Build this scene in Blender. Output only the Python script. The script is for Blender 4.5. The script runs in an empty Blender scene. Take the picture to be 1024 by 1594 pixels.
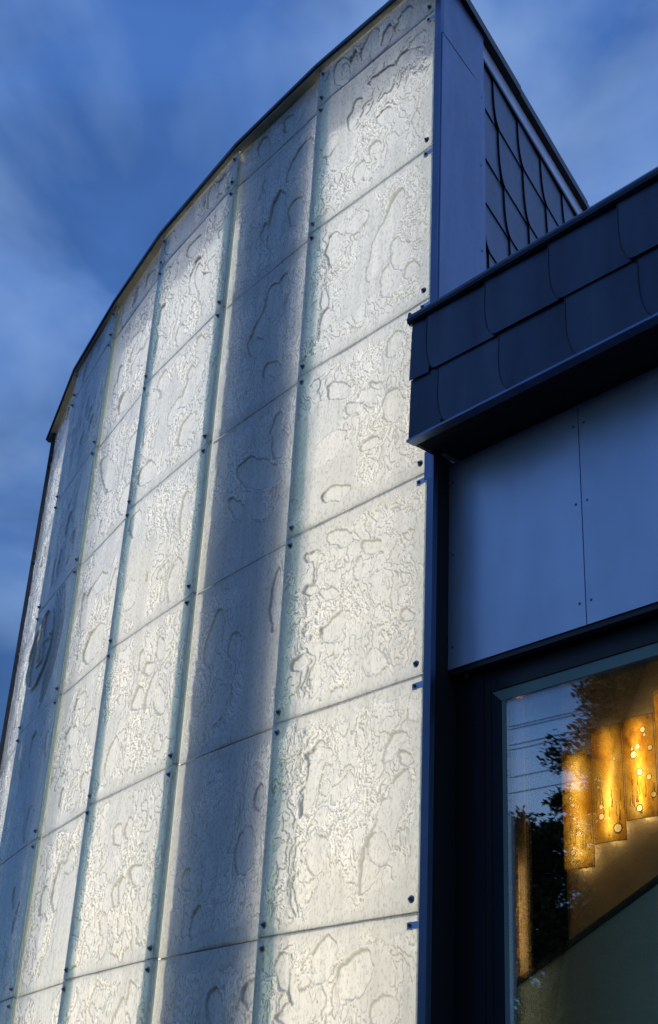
import bpy, math, random
import numpy as np
from mathutils import Matrix, Vector

random.seed(7)
SC = bpy.context.scene
COL = SC.collection
U = 1.2                     # metres in one glass panel height
EYE = 1.6                   # eye height above the ground
R = math.radians

# ------------------------------------------------------------------ camera
def make_camera():
    p, r = R(27.3593), R(3.1896)
    F = Vector((0, math.cos(p), math.sin(p)))
    u0 = Vector((0, -math.sin(p), math.cos(p)))
    r0 = Vector((1, 0, 0))
    right = math.cos(r) * r0 + math.sin(r) * u0
    up = -math.sin(r) * r0 + math.cos(r) * u0
    cd = bpy.data.cameras.new('camera')
    cam = bpy.data.objects.new('camera', cd)
    COL.objects.link(cam)
    m = Matrix((right, up, -F)).transposed().to_4x4()
    m.translation = (0, 0, EYE)
    cam.matrix_world = m
    cd.sensor_fit = 'VERTICAL'
    cd.sensor_height = 36.0
    cd.sensor_width = 36.0
    cd.lens = 36.0 * 2067.13 / 1594.0
    cd.clip_start = 0.05
    cd.clip_end = 3000
    SC.camera = cam
make_camera()

# ------------------------------------------------------------------ sky, sun, exposure
SUN_EL, SUN_ROT = R(10.0), R(105.0)
def make_world():
    w = bpy.data.worlds.new('World')
    SC.world = w
    w.use_nodes = True
    nt = w.node_tree
    nt.nodes.clear()
    N = nt.nodes.new
    L = nt.links.new
    out = N('ShaderNodeOutputWorld')
    bg = N('ShaderNodeBackground')
    sky = N('ShaderNodeTexSky')
    sky.sky_type = 'NISHITA'
    sky.sun_disc = False
    sky.sun_elevation = SUN_EL
    sky.sun_rotation = SUN_ROT
    sky.air_density = 1.0
    sky.dust_density = 0.3
    sky.ozone_density = 6.0
    tc = N('ShaderNodeTexCoord')
    # soft, drawn-out dusk clouds
    mp = N('ShaderNodeMapping')
    mp.inputs['Scale'].default_value = (2.2, 1.5, 3.4)
    mp.inputs['Rotation'].default_value = (0.3, 0.5, 0.2)
    mp.inputs['Location'].default_value = CLOUD_LOC
    L(tc.outputs['Generated'], mp.inputs['Vector'])
    n1 = N('ShaderNodeTexNoise')
    n1.inputs['Scale'].default_value = 1.6
    n1.inputs['Detail'].default_value = 5
    n1.inputs['Roughness'].default_value = 0.5
    n1.inputs['Distortion'].default_value = 0.35
    L(mp.outputs['Vector'], n1.inputs['Vector'])
    cr = N('ShaderNodeValToRGB')
    cr.color_ramp.elements[0].position = 0.44
    cr.color_ramp.elements[0].color = (0, 0, 0, 1)
    cr.color_ramp.elements[1].position = 0.70
    cr.color_ramp.elements[1].color = (0.6, 0.6, 0.6, 1)
    L(n1.outputs['Fac'], cr.inputs['Fac'])
    tint = N('ShaderNodeMixRGB')
    tint.blend_type = 'MULTIPLY'
    tint.inputs['Fac'].default_value = 1.0
    tint.inputs['Color2'].default_value = SKY_TINT
    L(sky.outputs['Color'], tint.inputs['Color1'])
    # the dusk sky dims towards the horizon
    sx = N('ShaderNodeSeparateXYZ'); L(tc.outputs['Generated'], sx.inputs['Vector'])
    el = N('ShaderNodeMapRange'); el.interpolation_type = 'SMOOTHSTEP'
    el.inputs['From Min'].default_value = 0.25; el.inputs['From Max'].default_value = 0.80
    el.inputs['To Min'].default_value = 0.40; el.inputs['To Max'].default_value = 1.0
    L(sx.outputs['Z'], el.inputs['Value'])
    dim = N('ShaderNodeMixRGB'); dim.blend_type = 'MULTIPLY'; dim.inputs['Fac'].default_value = 1.0
    # broad darker cloud banks
    n2 = N('ShaderNodeTexNoise'); n2.inputs['Scale'].default_value = 2.3; n2.inputs['Detail'].default_value = 4; n2.inputs['Distortion'].default_value = 0.5
    L(mp.outputs['Vector'], n2.inputs['Vector'])
    bk = N('ShaderNodeMapRange'); bk.interpolation_type = 'SMOOTHSTEP'
    bk.inputs['From Min'].default_value = 0.36; bk.inputs['From Max'].default_value = 0.60
    bk.inputs['To Min'].default_value = 0.76; bk.inputs['To Max'].default_value = 1.06
    L(n2.outputs['Fac'], bk.inputs['Value'])
    bm = N('ShaderNodeMath'); bm.operation = 'MULTIPLY'
    L(el.outputs['Result'], bm.inputs[0]); L(bk.outputs['Result'], bm.inputs[1])
    L(tint.outputs['Color'], dim.inputs['Color1']); L(bm.outputs['Value'], dim.inputs['Color2'])
    mx = N('ShaderNodeMixRGB')
    L(cr.outputs['Color'], mx.inputs['Fac'])
    L(dim.outputs['Color'], mx.inputs['Color1'])
    mx.inputs['Color2'].default_value = CLOUD_COL
    L(mx.outputs['Color'], bg.inputs['Color'])
    bg.inputs['Strength'].default_value = SKY_STRENGTH
    L(bg.outputs['Background'], out.inputs['Surface'])
SKY_TINT = (2.6, 2.1, 2.25, 1)
CLOUD_COL = (2.5, 3.7, 5.8, 1)
CLOUD_LOC = (0.0, 0.0, 0.0)
SKY_STRENGTH = 0.15
make_world()

def make_sun():
    ld = bpy.data.lights.new('sun', 'SUN')
    ld.energy = 0.12
    ld.angle = R(15)
    ld.color = (1.0, 0.9, 0.8)
    o = bpy.data.objects.new('sun', ld)
    COL.objects.link(o)
    # the sky's rotation is measured clockwise from +Y
    d = Vector((math.sin(SUN_ROT) * math.cos(SUN_EL), math.cos(SUN_ROT) * math.cos(SUN_EL), math.sin(SUN_EL)))
    o.rotation_euler = d.to_track_quat('Z', 'Y').to_euler()
    o.location = (0, -5, 20)
make_sun()

SC.view_settings.view_transform = 'Standard'
SC.view_settings.look = 'None'
SC.view_settings.exposure = 0.0
SC.view_settings.gamma = 1.0
SC.view_settings.use_curve_mapping = False
SC.render.engine = 'CYCLES'
SC.cycles.use_denoising = True
SC.cycles.use_adaptive_sampling = False
SC.cycles.denoising_prefilter = 'NONE'
SC.cycles.max_bounces = 10
SC.cycles.transparent_max_bounces = 16
SC.cycles.sample_clamp_indirect = 6.0

# ------------------------------------------------------------------ helpers
def Z(h):
    return EYE + U * h

def tag(o, label=None, cat=None, group=None, kind=None):
    if label: o['label'] = label
    if cat: o['category'] = cat
    if group: o['group'] = group
    if kind: o['kind'] = kind
    return o

def empty(name, loc, label, cat, group=None):
    o = bpy.data.objects.new(name, None)
    o.location = loc
    o.empty_display_size = 0.2
    COL.objects.link(o)
    return tag(o, label, cat, group)

def adopt(o, parent):
    if parent is not None:
        o.parent = parent
        # parents here are only ever translated
        off = Vector((0, 0, 0))
        p = parent
        while p is not None:
            off += p.location
            p = p.parent
        o.location = o.location - off
    return o

class MB:
    def __init__(self):
        self.v = []; self.f = []
    def add(self, vs, fs):
        b = len(self.v)
        self.v.extend(tuple(x) for x in vs)
        self.f.extend([tuple(i + b for i in f) for f in fs])
    def hexa(self, c):
        self.add(c, [(0, 3, 2, 1), (4, 5, 6, 7), (0, 1, 5, 4), (1, 2, 6, 5), (2, 3, 7, 6), (3, 0, 4, 7)])
    def prism(self, a, b):
        n = len(a)
        self.add(list(a) + list(b), [tuple(range(n - 1, -1, -1)), tuple(range(n, 2 * n))] +
                 [(i, (i + 1) % n, n + (i + 1) % n, n + i) for i in range(n)])
    def tube(self, p, q, r0, r1=None, n=8):
        r1 = r0 if r1 is None else r1
        p, q = Vector(p), Vector(q)
        d = (q - p).normalized()
        a = d.orthogonal().normalized(); b = d.cross(a)
        A = [p + r0 * (math.cos(2 * math.pi * i / n) * a + math.sin(2 * math.pi * i / n) * b) for i in range(n)]
        B = [q + r1 * (math.cos(2 * math.pi * i / n) * a + math.sin(2 * math.pi * i / n) * b) for i in range(n)]
        self.prism(A, B)
    def mesh(self, name, mat, smooth=False):
        me = bpy.data.meshes.new(name)
        me.from_pydata(self.v, [], self.f)
        me.update()
        import bmesh
        bm = bmesh.new(); bm.from_mesh(me)
        bmesh.ops.recalc_face_normals(bm, faces=bm.faces)
        bm.to_mesh(me); bm.free()
        if mat: me.materials.append(mat)
        if smooth: me.polygons.foreach_set('use_smooth', [True] * len(me.polygons))
        return me
    def build(self, name, mat, parent=None, smooth=False, bevel=0.0):
        o = bpy.data.objects.new(name, self.mesh(name, mat, smooth))
        COL.objects.link(o)
        if bevel:
            m = o.modifiers.new('bevel', 'BEVEL')
            m.width = bevel; m.segments = 2; m.limit_method = 'ANGLE'; m.angle_limit = R(40)
        return adopt(o, parent)

def link_mesh(name, me, loc, parent, rot=None):
    o = bpy.data.objects.new(name, me)
    COL.objects.link(o)
    o.location = loc
    if rot is not None: o.rotation_euler = rot
    return adopt(o, parent)

class Frame:
    """A vertical plane: s runs along it, z up, o out of it."""
    def __init__(self, origin, t, n):
        self.O = Vector((origin[0], origin[1], 0)); self.t = Vector((t[0], t[1], 0)).normalized()
        self.n = Vector((n[0], n[1], 0)).normalized()
    def P(self, s, z, o=0.0):
        v = self.O + self.t * s + self.n * o
        return Vector((v.x, v.y, z))
    def box(self, mb, s0, s1, z0, z1, o0, o1):
        P = self.P
        mb.hexa([P(s0, z0, o0), P(s1, z0, o0), P(s1, z0, o1), P(s0, z0, o1),
                 P(s0, z1, o0), P(s1, z1, o0), P(s1, z1, o1), P(s0, z1, o1)])
    def poly(self, mb, pts, o0, o1):
        """pts: (s, z) or (s, z, extra offset)"""
        g = lambda p, o: self.P(p[0], p[1], o + (p[2] if len(p) > 2 else 0))
        mb.prism([g(p, o0) for p in pts], [g(p, o1) for p in pts])
    def yaw(self):
        return math.atan2(self.n.y, self.n.x)

# ------------------------------------------------------------------ materials
def mat(name):
    m = bpy.data.materials.new(name)
    m.use_nodes = True
    nt = m.node_tree
    nt.nodes.clear()
    return m, nt, nt.nodes.new, nt.links.new

def metal(name, base, metallic, rough, scale=6.0, var=0.12, bump=0.02, streak=(1, 1, 0.25), fine=220.0):
    m, nt, N, L = mat(name)
    out = N('ShaderNodeOutputMaterial'); b = N('ShaderNodeBsdfPrincipled')
    tc = N('ShaderNodeTexCoord'); mp = N('ShaderNodeMapping')
    mp.inputs['Scale'].default_value = streak
    L(tc.outputs['Object'], mp.inputs['Vector'])
    n = N('ShaderNodeTexNoise'); n.inputs['Scale'].default_value = scale; n.inputs['Detail'].default_value = 6
    L(mp.outputs['Vector'], n.inputs['Vector'])
    cr = N('ShaderNodeValToRGB')
    cr.color_ramp.elements[0].position = 0.3; cr.color_ramp.elements[1].position = 0.7
    cr.color_ramp.elements[0].color = tuple(c * (1 - var) for c in base) + (1,)
    cr.color_ramp.elements[1].color = tuple(c * (1 + var) for c in base) + (1,)
    L(n.outputs['Fac'], cr.inputs['Fac'])
    oi = N('ShaderNodeObjectInfo'); rm = N('ShaderNodeMapRange')
    rm.inputs['To Min'].default_value = 0.86; rm.inputs['To Max'].default_value = 1.14
    L(oi.outputs['Random'], rm.inputs['Value'])
    pm = N('ShaderNodeMixRGB'); pm.blend_type = 'MULTIPLY'; pm.inputs['Fac'].default_value = 1.0
    L(cr.outputs['Color'], pm.inputs['Color1']); L(rm.outputs['Result'], pm.inputs['Color2'])
    L(pm.outputs['Color'], b.inputs['Base Color'])
    b.inputs['Metallic'].default_value = metallic
    mr = N('ShaderNodeMapRange')
    mr.inputs['To Min'].default_value = max(0.05, rough - 0.08); mr.inputs['To Max'].default_value = rough + 0.08
    n2 = N('ShaderNodeTexNoise'); n2.inputs['Scale'].default_value = scale * 3; n2.inputs['Detail'].default_value = 4
    L(tc.outputs['Object'], n2.inputs['Vector']); L(n2.outputs['Fac'], mr.inputs['Value'])
    L(mr.outputs['Result'], b.inputs['Roughness'])
    n3 = N('ShaderNodeTexNoise'); n3.inputs['Scale'].default_value = 1.6; n3.inputs['Detail'].default_value = 2
    L(tc.outputs['Object'], n3.inputs['Vector'])
    n4 = N('ShaderNodeTexNoise'); n4.inputs['Scale'].default_value = fine
    L(tc.outputs['Object'], n4.inputs['Vector'])
    bp2 = N('ShaderNodeBump'); bp2.inputs['Strength'].default_value = 0.06; bp2.inputs['Distance'].default_value = 0.002
    L(n4.outputs['Fac'], bp2.inputs['Height'])
    bp = N('ShaderNodeBump'); bp.inputs['Strength'].default_value = 0.5; bp.inputs['Distance'].default_value = bump
    L(n3.outputs['Fac'], bp.inputs['Height']); L(bp2.outputs['Normal'], bp.inputs['Normal'])
    L(bp.outputs['Normal'], b.inputs['Normal'])
    L(b.outputs['BSDF'], out.inputs['Surface'])
    return m

def plain(name, base, rough=0.8, scale=8.0, var=0.15, bump=0.003, spec=0.3):
    m, nt, N, L = mat(name)
    out = N('ShaderNodeOutputMaterial'); b = N('ShaderNodeBsdfPrincipled')
    tc = N('ShaderNodeTexCoord')
    n = N('ShaderNodeTexNoise'); n.inputs['Scale'].default_value = scale; n.inputs['Detail'].default_value = 8
    L(tc.outputs['Object'], n.inputs['Vector'])
    cr = N('ShaderNodeValToRGB')
    cr.color_ramp.elements[0].position = 0.3; cr.color_ramp.elements[1].position = 0.7
    cr.color_ramp.elements[0].color = tuple(c * (1 - var) for c in base) + (1,)
    cr.color_ramp.elements[1].color = tuple(min(1, c * (1 + var)) for c in base) + (1,)
    L(n.outputs['Fac'], cr.inputs['Fac']); L(cr.outputs['Color'], b.inputs['Base Color'])
    b.inputs['Roughness'].default_value = rough
    b.inputs['Specular IOR Level'].default_value = spec
    bp = N('ShaderNodeBump'); bp.inputs['Strength'].default_value = 0.6; bp.inputs['Distance'].default_value = bump
    L(n.outputs['Fac'], bp.inputs['Height']); L(bp.outputs['Normal'], b.inputs['Normal'])
    L(b.outputs['BSDF'], out.inputs['Surface'])
    return m

def cast_glass():
    """Kiln-cast glass: milky body that lets light through, wet gloss on the face."""
    m, nt, N, L = mat('cast_glass')
    out = N('ShaderNodeOutputMaterial')
    tc = N('ShaderNodeTexCoord')
    at = N('ShaderNodeAttribute'); at.attribute_name = 'frost_highlight'
    n = N('ShaderNodeTexNoise'); n.inputs['Scale'].default_value = 45; n.inputs['Detail'].default_value = 5
    mp = N('ShaderNodeMapping'); mp.inputs['Scale'].default_value = (1, 1, 0.6)
    L(tc.outputs['Object'], mp.inputs['Vector']); L(mp.outputs['Vector'], n.inputs['Vector'])
    n2 = N('ShaderNodeTexNoise'); n2.inputs['Scale'].default_value = 3.5; n2.inputs['Detail'].default_value = 4
    L(tc.outputs['Object'], n2.inputs['Vector'])
    bp = N('ShaderNodeBump'); bp.inputs['Strength'].default_value = 0.55; bp.inputs['Distance'].default_value = 0.006
    L(n.outputs['Fac'], bp.inputs['Height'])
    # body colour: rough (frosted) glass is whiter than the clear margins; crests get a painted highlight
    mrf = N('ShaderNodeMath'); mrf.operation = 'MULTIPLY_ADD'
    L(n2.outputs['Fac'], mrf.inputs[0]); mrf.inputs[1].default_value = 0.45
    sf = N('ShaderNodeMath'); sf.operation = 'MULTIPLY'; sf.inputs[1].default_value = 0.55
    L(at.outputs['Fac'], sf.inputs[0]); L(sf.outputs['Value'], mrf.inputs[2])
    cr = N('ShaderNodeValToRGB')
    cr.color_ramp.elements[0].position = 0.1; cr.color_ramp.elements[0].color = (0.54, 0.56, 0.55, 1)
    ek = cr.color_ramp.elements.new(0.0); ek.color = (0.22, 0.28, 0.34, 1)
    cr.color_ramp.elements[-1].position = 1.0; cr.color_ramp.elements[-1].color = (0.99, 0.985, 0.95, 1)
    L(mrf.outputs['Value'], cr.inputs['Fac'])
    # fine crust: pinholes, short scratches and faint run marks in the body of the glass
    ng = N('ShaderNodeTexNoise'); ng.inputs['Scale'].default_value = 62; ng.inputs['Detail'].default_value = 4; ng.inputs['Roughness'].default_value = 0.65
    L(mp.outputs['Vector'], ng.inputs['Vector'])
    gr = N('ShaderNodeMapRange'); gr.inputs['From Min'].default_value = 0.34; gr.inputs['From Max'].default_value = 0.50
    gr.inputs['To Min'].default_value = 0.45; gr.inputs['To Max'].default_value = 1.0
    L(ng.outputs['Fac'], gr.inputs['Value'])
    mp2 = N('ShaderNodeMapping'); mp2.inputs['Scale'].default_value = (14, 14, 0.7)
    L(tc.outputs['Object'], mp2.inputs['Vector'])
    nd = N('ShaderNodeTexNoise'); nd.inputs['Scale'].default_value = 1.0; nd.inputs['Detail'].default_value = 5
    L(mp2.outputs['Vector'], nd.inputs['Vector'])
    dr = N('ShaderNodeMapRange'); dr.inputs['From Min'].default_value = 0.32; dr.inputs['From Max'].default_value = 0.6
    dr.inputs['To Min'].default_value = 0.80; dr.inputs['To Max'].default_value = 1.0
    L(nd.outputs['Fac'], dr.inputs['Value'])
    gm = N('ShaderNodeMath'); gm.operation = 'MULTIPLY'; L(gr.outputs['Result'], gm.inputs[0]); L(dr.outputs['Result'], gm.inputs[1])
    cm = N('ShaderNodeMixRGB'); cm.blend_type = 'MULTIPLY'; cm.inputs['Fac'].default_value = 0.85
    L(cr.outputs['Color'], cm.inputs['Color1']); L(gm.outputs['Value'], cm.inputs['Color2'])
    # steep lips of the melt carry a dark line, crease and outline shading painted in
    al = N('ShaderNodeAttribute'); al.attribute_name = 'lip_shade'
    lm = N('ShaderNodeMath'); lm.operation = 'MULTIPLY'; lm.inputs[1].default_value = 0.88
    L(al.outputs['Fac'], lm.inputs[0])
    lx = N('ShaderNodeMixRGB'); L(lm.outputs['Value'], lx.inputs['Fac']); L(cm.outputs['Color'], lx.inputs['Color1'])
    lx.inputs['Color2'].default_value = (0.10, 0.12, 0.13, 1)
    tr = N('ShaderNodeBsdfTranslucent'); L(lx.outputs['Color'], tr.inputs['Color']); L(bp.outputs['Normal'], tr.inputs['Normal'])
    df = N('ShaderNodeBsdfDiffuse')
    dm = N('ShaderNodeMixRGB'); dm.blend_type = 'MULTIPLY'; dm.inputs['Fac'].default_value = 0.8
    dm.inputs['Color1'].default_value = (0.92, 1.0, 1.0, 1); L(lx.outputs['Color'], dm.inputs['Color2']); L(dm.outputs['Color'], df.inputs['Color']); L(bp.outputs['Normal'], df.inputs['Normal'])
    rf = N('ShaderNodeBsdfRefraction'); rf.inputs['IOR'].default_value = 1.35; rf.inputs['Roughness'].default_value = 0.25
    rf.inputs['Color'].default_value = (0.9, 0.93, 0.9, 1); L(bp.outputs['Normal'], rf.inputs['Normal'])
    m1 = N('ShaderNodeMixShader'); m1.inputs['Fac'].default_value = 0.28
    L(tr.outputs['BSDF'], m1.inputs[1]); L(rf.outputs['BSDF'], m1.inputs[2])
    m2 = N('ShaderNodeMixShader'); m2.inputs['Fac'].default_value = 0.62
    L(m1.outputs['Shader'], m2.inputs[1]); L(df.outputs['BSDF'], m2.inputs[2])
    fr = N('ShaderNodeFresnel'); fr.inputs['IOR'].default_value = 1.4; L(bp.outputs['Normal'], fr.inputs['Normal'])
    gl = N('ShaderNodeBsdfGlossy'); gl.inputs['Roughness'].default_value = 0.22; L(bp.outputs['Normal'], gl.inputs['Normal'])
    m3 = N('ShaderNodeMixShader')
    L(fr.outputs['Fac'], m3.inputs['Fac']); L(m2.outputs['Shader'], m3.inputs[1]); L(gl.outputs['BSDF'], m3.inputs[2])
    L(m3.outputs['Shader'], out.inputs['Surface'])
    return m

def emitter(name, col, strength):
    m, nt, N, L = mat(name)
    out = N('ShaderNodeOutputMaterial'); e = N('ShaderNodeEmission')
    e.inputs['Color'].default_value = tuple(col) + (1,); e.inputs['Strength'].default_value = strength
    L(e.outputs['Emission'], out.inputs['Surface'])
    return m

def window_glass():
    m, nt, N, L = mat('coated_window_glass')
    out = N('ShaderNodeOutputMaterial')
    t = N('ShaderNodeBsdfTransparent'); t.inputs['Color'].default_value = (0.95, 0.98, 0.94, 1)
    g = N('ShaderNodeBsdfGlossy'); g.inputs['Roughness'].default_value = 0.0
    g.inputs['Color'].default_value = (0.97, 0.97, 1.0, 1)
    fr = N('ShaderNodeLayerWeight'); fr.inputs['Blend'].default_value = 0.35
    mr = N('ShaderNodeMapRange'); mr.inputs['To Min'].default_value = PANE_REFLECT; mr.inputs['To Max'].default_value = 0.75
    L(fr.outputs['Fresnel'], mr.inputs['Value'])
    mx = N('ShaderNodeMixShader')
    L(mr.outputs['Result'], mx.inputs['Fac']); L(t.outputs['BSDF'], mx.inputs[1]); L(g.outputs['BSDF'], mx.inputs[2])
    L(mx.outputs['Shader'], out.inputs['Surface'])
    return m
PANE_REFLECT = 0.11

def amber_glass():
    m, nt, N, L = mat('amber_glass')
    out = N('ShaderNodeOutputMaterial')
    tc = N('ShaderNodeTexCoord')
    mp = N('ShaderNodeMapping'); mp.inputs['Scale'].default_value = (1, 1, 0.55)
    L(tc.outputs['Object'], mp.inputs['Vector'])
    n = N('ShaderNodeTexNoise'); n.inputs['Scale'].default_value = 7; n.inputs['Detail'].default_value = 7; n.inputs['Distortion'].default_value = 0.6
    L(mp.outputs['Vector'], n.inputs['Vector'])
    cr = N('ShaderNodeValToRGB')
    e = cr.color_ramp.elements
    e[0].position = 0.30; e[0].color = (0.22, 0.09, 0.012, 1)
    e[1].position = 0.72; e[1].color = (0.72, 0.55, 0.24, 1)
    k = e.new(0.42); k.color = (0.42, 0.23, 0.03, 1)
    k = e.new(0.55); k.color = (0.55, 0.38, 0.08, 1)
    L(n.outputs['Fac'], cr.inputs['Fac'])
    at = N('ShaderNodeAttribute'); at.attribute_name = 'thin'
    w = N('ShaderNodeMixRGB'); w.inputs['Color2'].default_value = (1.0, 0.86, 0.58, 1)
    cl = N('ShaderNodeClamp'); L(at.outputs['Fac'], cl.inputs['Value'])
    L(cl.outputs['Result'], w.inputs['Fac']); L(cr.outputs['Color'], w.inputs['Color1'])
    # thick, dark rims of the plate and of every disc
    ng = N('ShaderNodeMapRange'); ng.inputs['From Min'].default_value = -1.0; ng.inputs['From Max'].default_value = 0.0
    ng.inputs['To Min'].default_value = 0.12; ng.inputs['To Max'].default_value = 1.0
    L(at.outputs['Fac'], ng.inputs['Value'])
    wd = N('ShaderNodeMixRGB'); wd.blend_type = 'MULTIPLY'; wd.inputs['Fac'].default_value = 1.0
    L(w.outputs['Color'], wd.inputs['Color1']); L(ng.outputs['Result'], wd.inputs['Color2'])
    tr = N('ShaderNodeBsdfTranslucent'); L(wd.outputs['Color'], tr.inputs['Color'])
    df = N('ShaderNodeBsdfDiffuse'); L(cr.outputs['Color'], df.inputs['Color'])
    gl = N('ShaderNodeBsdfGlossy'); gl.inputs['Roughness'].default_value = 0.15
    m1 = N('ShaderNodeMixShader'); m1.inputs['Fac'].default_value = 0.25
    L(tr.outputs['BSDF'], m1.inputs[1]); L(df.outputs['BSDF'], m1.inputs[2])
    m2 = N('ShaderNodeMixShader'); m2.inputs['Fac'].default_value = 0.05
    L(m1.outputs['Shader'], m2.inputs[1]); L(gl.outputs['BSDF'], m2.inputs[2])
    L(m2.outputs['Shader'], out.inputs['Surface'])
    return m

def translucent(name, col, fac=0.5):
    m, nt, N, L = mat(name)
    out = N('ShaderNodeOutputMaterial')
    tr = N('ShaderNodeBsdfTranslucent'); tr.inputs['Color'].default_value = tuple(col) + (1,)
    df = N('ShaderNodeBsdfDiffuse'); df.inputs['Color'].default_value = tuple(col) + (1,)
    mx = N('ShaderNodeMixShader'); mx.inputs['Fac'].default_value = 1 - fac
    L(tr.outputs['BSDF'], mx.inputs[1]); L(df.outputs['BSDF'], mx.inputs[2])
    L(mx.outputs['Shader'], out.inputs['Surface'])
    return m

def leaf(name, col):
    m, nt, N, L = mat(name)
    out = N('ShaderNodeOutputMaterial')
    tc = N('ShaderNodeTexCoord')
    n = N('ShaderNodeTexNoise'); n.inputs['Scale'].default_value = 1.2; n.inputs['Detail'].default_value = 4
    L(tc.outputs['Object'], n.inputs['Vector'])
    cr = N('ShaderNodeValToRGB')
    cr.color_ramp.elements[0].position = 0.3; cr.color_ramp.elements[1].position = 0.7
    cr.color_ramp.elements[0].color = tuple(c * 0.65 for c in col) + (1,)
    cr.color_ramp.elements[1].color = tuple(c * 1.35 for c in col) + (1,)
    L(n.outputs['Fac'], cr.inputs['Fac'])
    df = N('ShaderNodeBsdfDiffuse'); L(cr.outputs['Color'], df.inputs['Color'])
    L(df.outputs['BSDF'], out.inputs['Surface'])
    return m

M = dict(
    glass=cast_glass(),
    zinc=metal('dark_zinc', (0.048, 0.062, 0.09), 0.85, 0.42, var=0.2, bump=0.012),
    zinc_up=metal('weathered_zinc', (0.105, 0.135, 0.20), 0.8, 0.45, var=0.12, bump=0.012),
    fin=metal('coated_aluminium', (0.13, 0.18, 0.29), 0.85, 0.38, var=0.12, bump=0.02),
    panel=metal('satin_aluminium', (0.49, 0.58, 0.73), 0.7, 0.46, scale=2.5, var=0.10, bump=0.03),
    frame=metal('black_frame', (0.022, 0.024, 0.03), 0.3, 0.42, var=0.15, bump=0.004),
    sash=metal('blue_black_sash', (0.03, 0.036, 0.055), 0.4, 0.35, var=0.1, bump=0.004),
    shade_seam=metal('shade_seam_dark', (0.03, 0.036, 0.05), 0.6, 0.5, var=0.1, bump=0.001),  # near-black colour for the painted shadow lines between shingles
    green=metal('green_glazing_frame', (0.16, 0.26, 0.23), 0.1, 0.45, var=0.1, bump=0.003),
    washer=metal('washer_steel', (0.30, 0.31, 0.34), 0.9, 0.4, var=0.15, bump=0.001),
    steel=metal('steel_bolt', (0.16, 0.17, 0.2), 0.9, 0.35, var=0.2, bump=0.001),
    slate=plain('slate_paint', (0.10, 0.13, 0.17), 0.95, spec=0.0),
    soffit=plain('dark_soffit', (0.02, 0.021, 0.024), 0.85),
    timber=plain('raw_timber_edge', (0.34, 0.26, 0.17), 0.8, scale=20),
    cream=plain('cream_flashing', (0.46, 0.42, 0.30), 0.6),
    unseen_pier=plain('unseen_pier_grey', (0.46, 0.52, 0.58), 0.9),
    cavity=plain('cavity_white', (0.55, 0.54, 0.50), 0.9),
    mullion=translucent('glass_mullion', (0.74, 0.84, 0.84), 0.60),
    gasket=plain('gasket', (0.36, 0.34, 0.27), 0.8),
    light_lo=emitter('warm_light_sheet', (1.0, 0.88, 0.69), 3.75),
    light_mid=emitter('light_sheet', (1.0, 0.905, 0.75), 3.45),
    light_hi=emitter('cool_light_sheet', (1.0, 0.95, 0.87), 3.1),
    ground=plain('asphalt', (0.05, 0.05, 0.052), 0.9, scale=40),
    tan=plain('tan_plaster', (0.52, 0.40, 0.24), 0.9, scale=5, var=0.1),
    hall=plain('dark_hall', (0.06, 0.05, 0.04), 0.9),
    ceil=plain('hall_ceiling', (0.7, 0.68, 0.6), 0.9),
    stair=plain('green_grey_paint', (0.68, 0.76, 0.58), 0.6, scale=3, var=0.06),
    rail=plain('dark_rail', (0.05, 0.06, 0.05), 0.5),
    amber=amber_glass(),
    disc=translucent('amber_disc', (1.0, 0.80, 0.48), 0.8),
    stain=plain('burnt_stain', (0.05, 0.02, 0.01), 0.7),
    tube=plain('lamp_tube', (0.8, 0.78, 0.7), 0.4),
    pane=window_glass(),
    bark=plain('bark', (0.06, 0.045, 0.035), 0.95, scale=15),
    pine=leaf('pine_needles', (0.035, 0.05, 0.025)),
    wood=plain('weathered_pole', (0.12, 0.09, 0.07), 0.9, scale=12),
    wire=plain('black_wire', (0.02, 0.02, 0.02), 0.6),
)

# ------------------------------------------------------------------ plan of the place (metres)
B = [(0.447, 5.377), (-0.214, 6.197), (-0.749, 6.944), (-1.357, 7.943), (-1.806, 8.831), (-2.278, 9.863), (-2.655, 10.924)]
B = [(x * U, y * U) for x, y in B]
def facet(i):
    a, b = Vector(B[i]), Vector(B[i + 1])
    t = (b - a).normalized()
    return Frame(a, t, (t.y * -1, t.x) if (-t.y * a.x + t.x * a.y) < 0 else (t.y, -t.x)), (b - a).length
FAC = [facet(i) for i in range(6)]
WALL_T = (math.cos(R(-50.3)), math.sin(R(-50.3)))
WALL_N = (-math.cos(R(39.7)), -math.sin(R(39.7)))
W0 = (0.554 * U, 5.4495 * U)
WALL = Frame(W0, WALL_T, WALL_N)
ROWS = [9.20] + [Z(6.03 - k) for k in range(8)]

def ground():
    mb = MB()
    n = 24
    c = [(0, 0, 0)] + [(900 * math.cos(2 * math.pi * i / n), 900 * math.sin(2 * math.pi * i / n), 0) for i in range(n)]
    mb.add(c, [(0, 1 + i, 1 + (i + 1) % n) for i in range(n)])
    o = mb.build('ground', M['ground'])
    tag(o, kind='structure')
ground()

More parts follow.
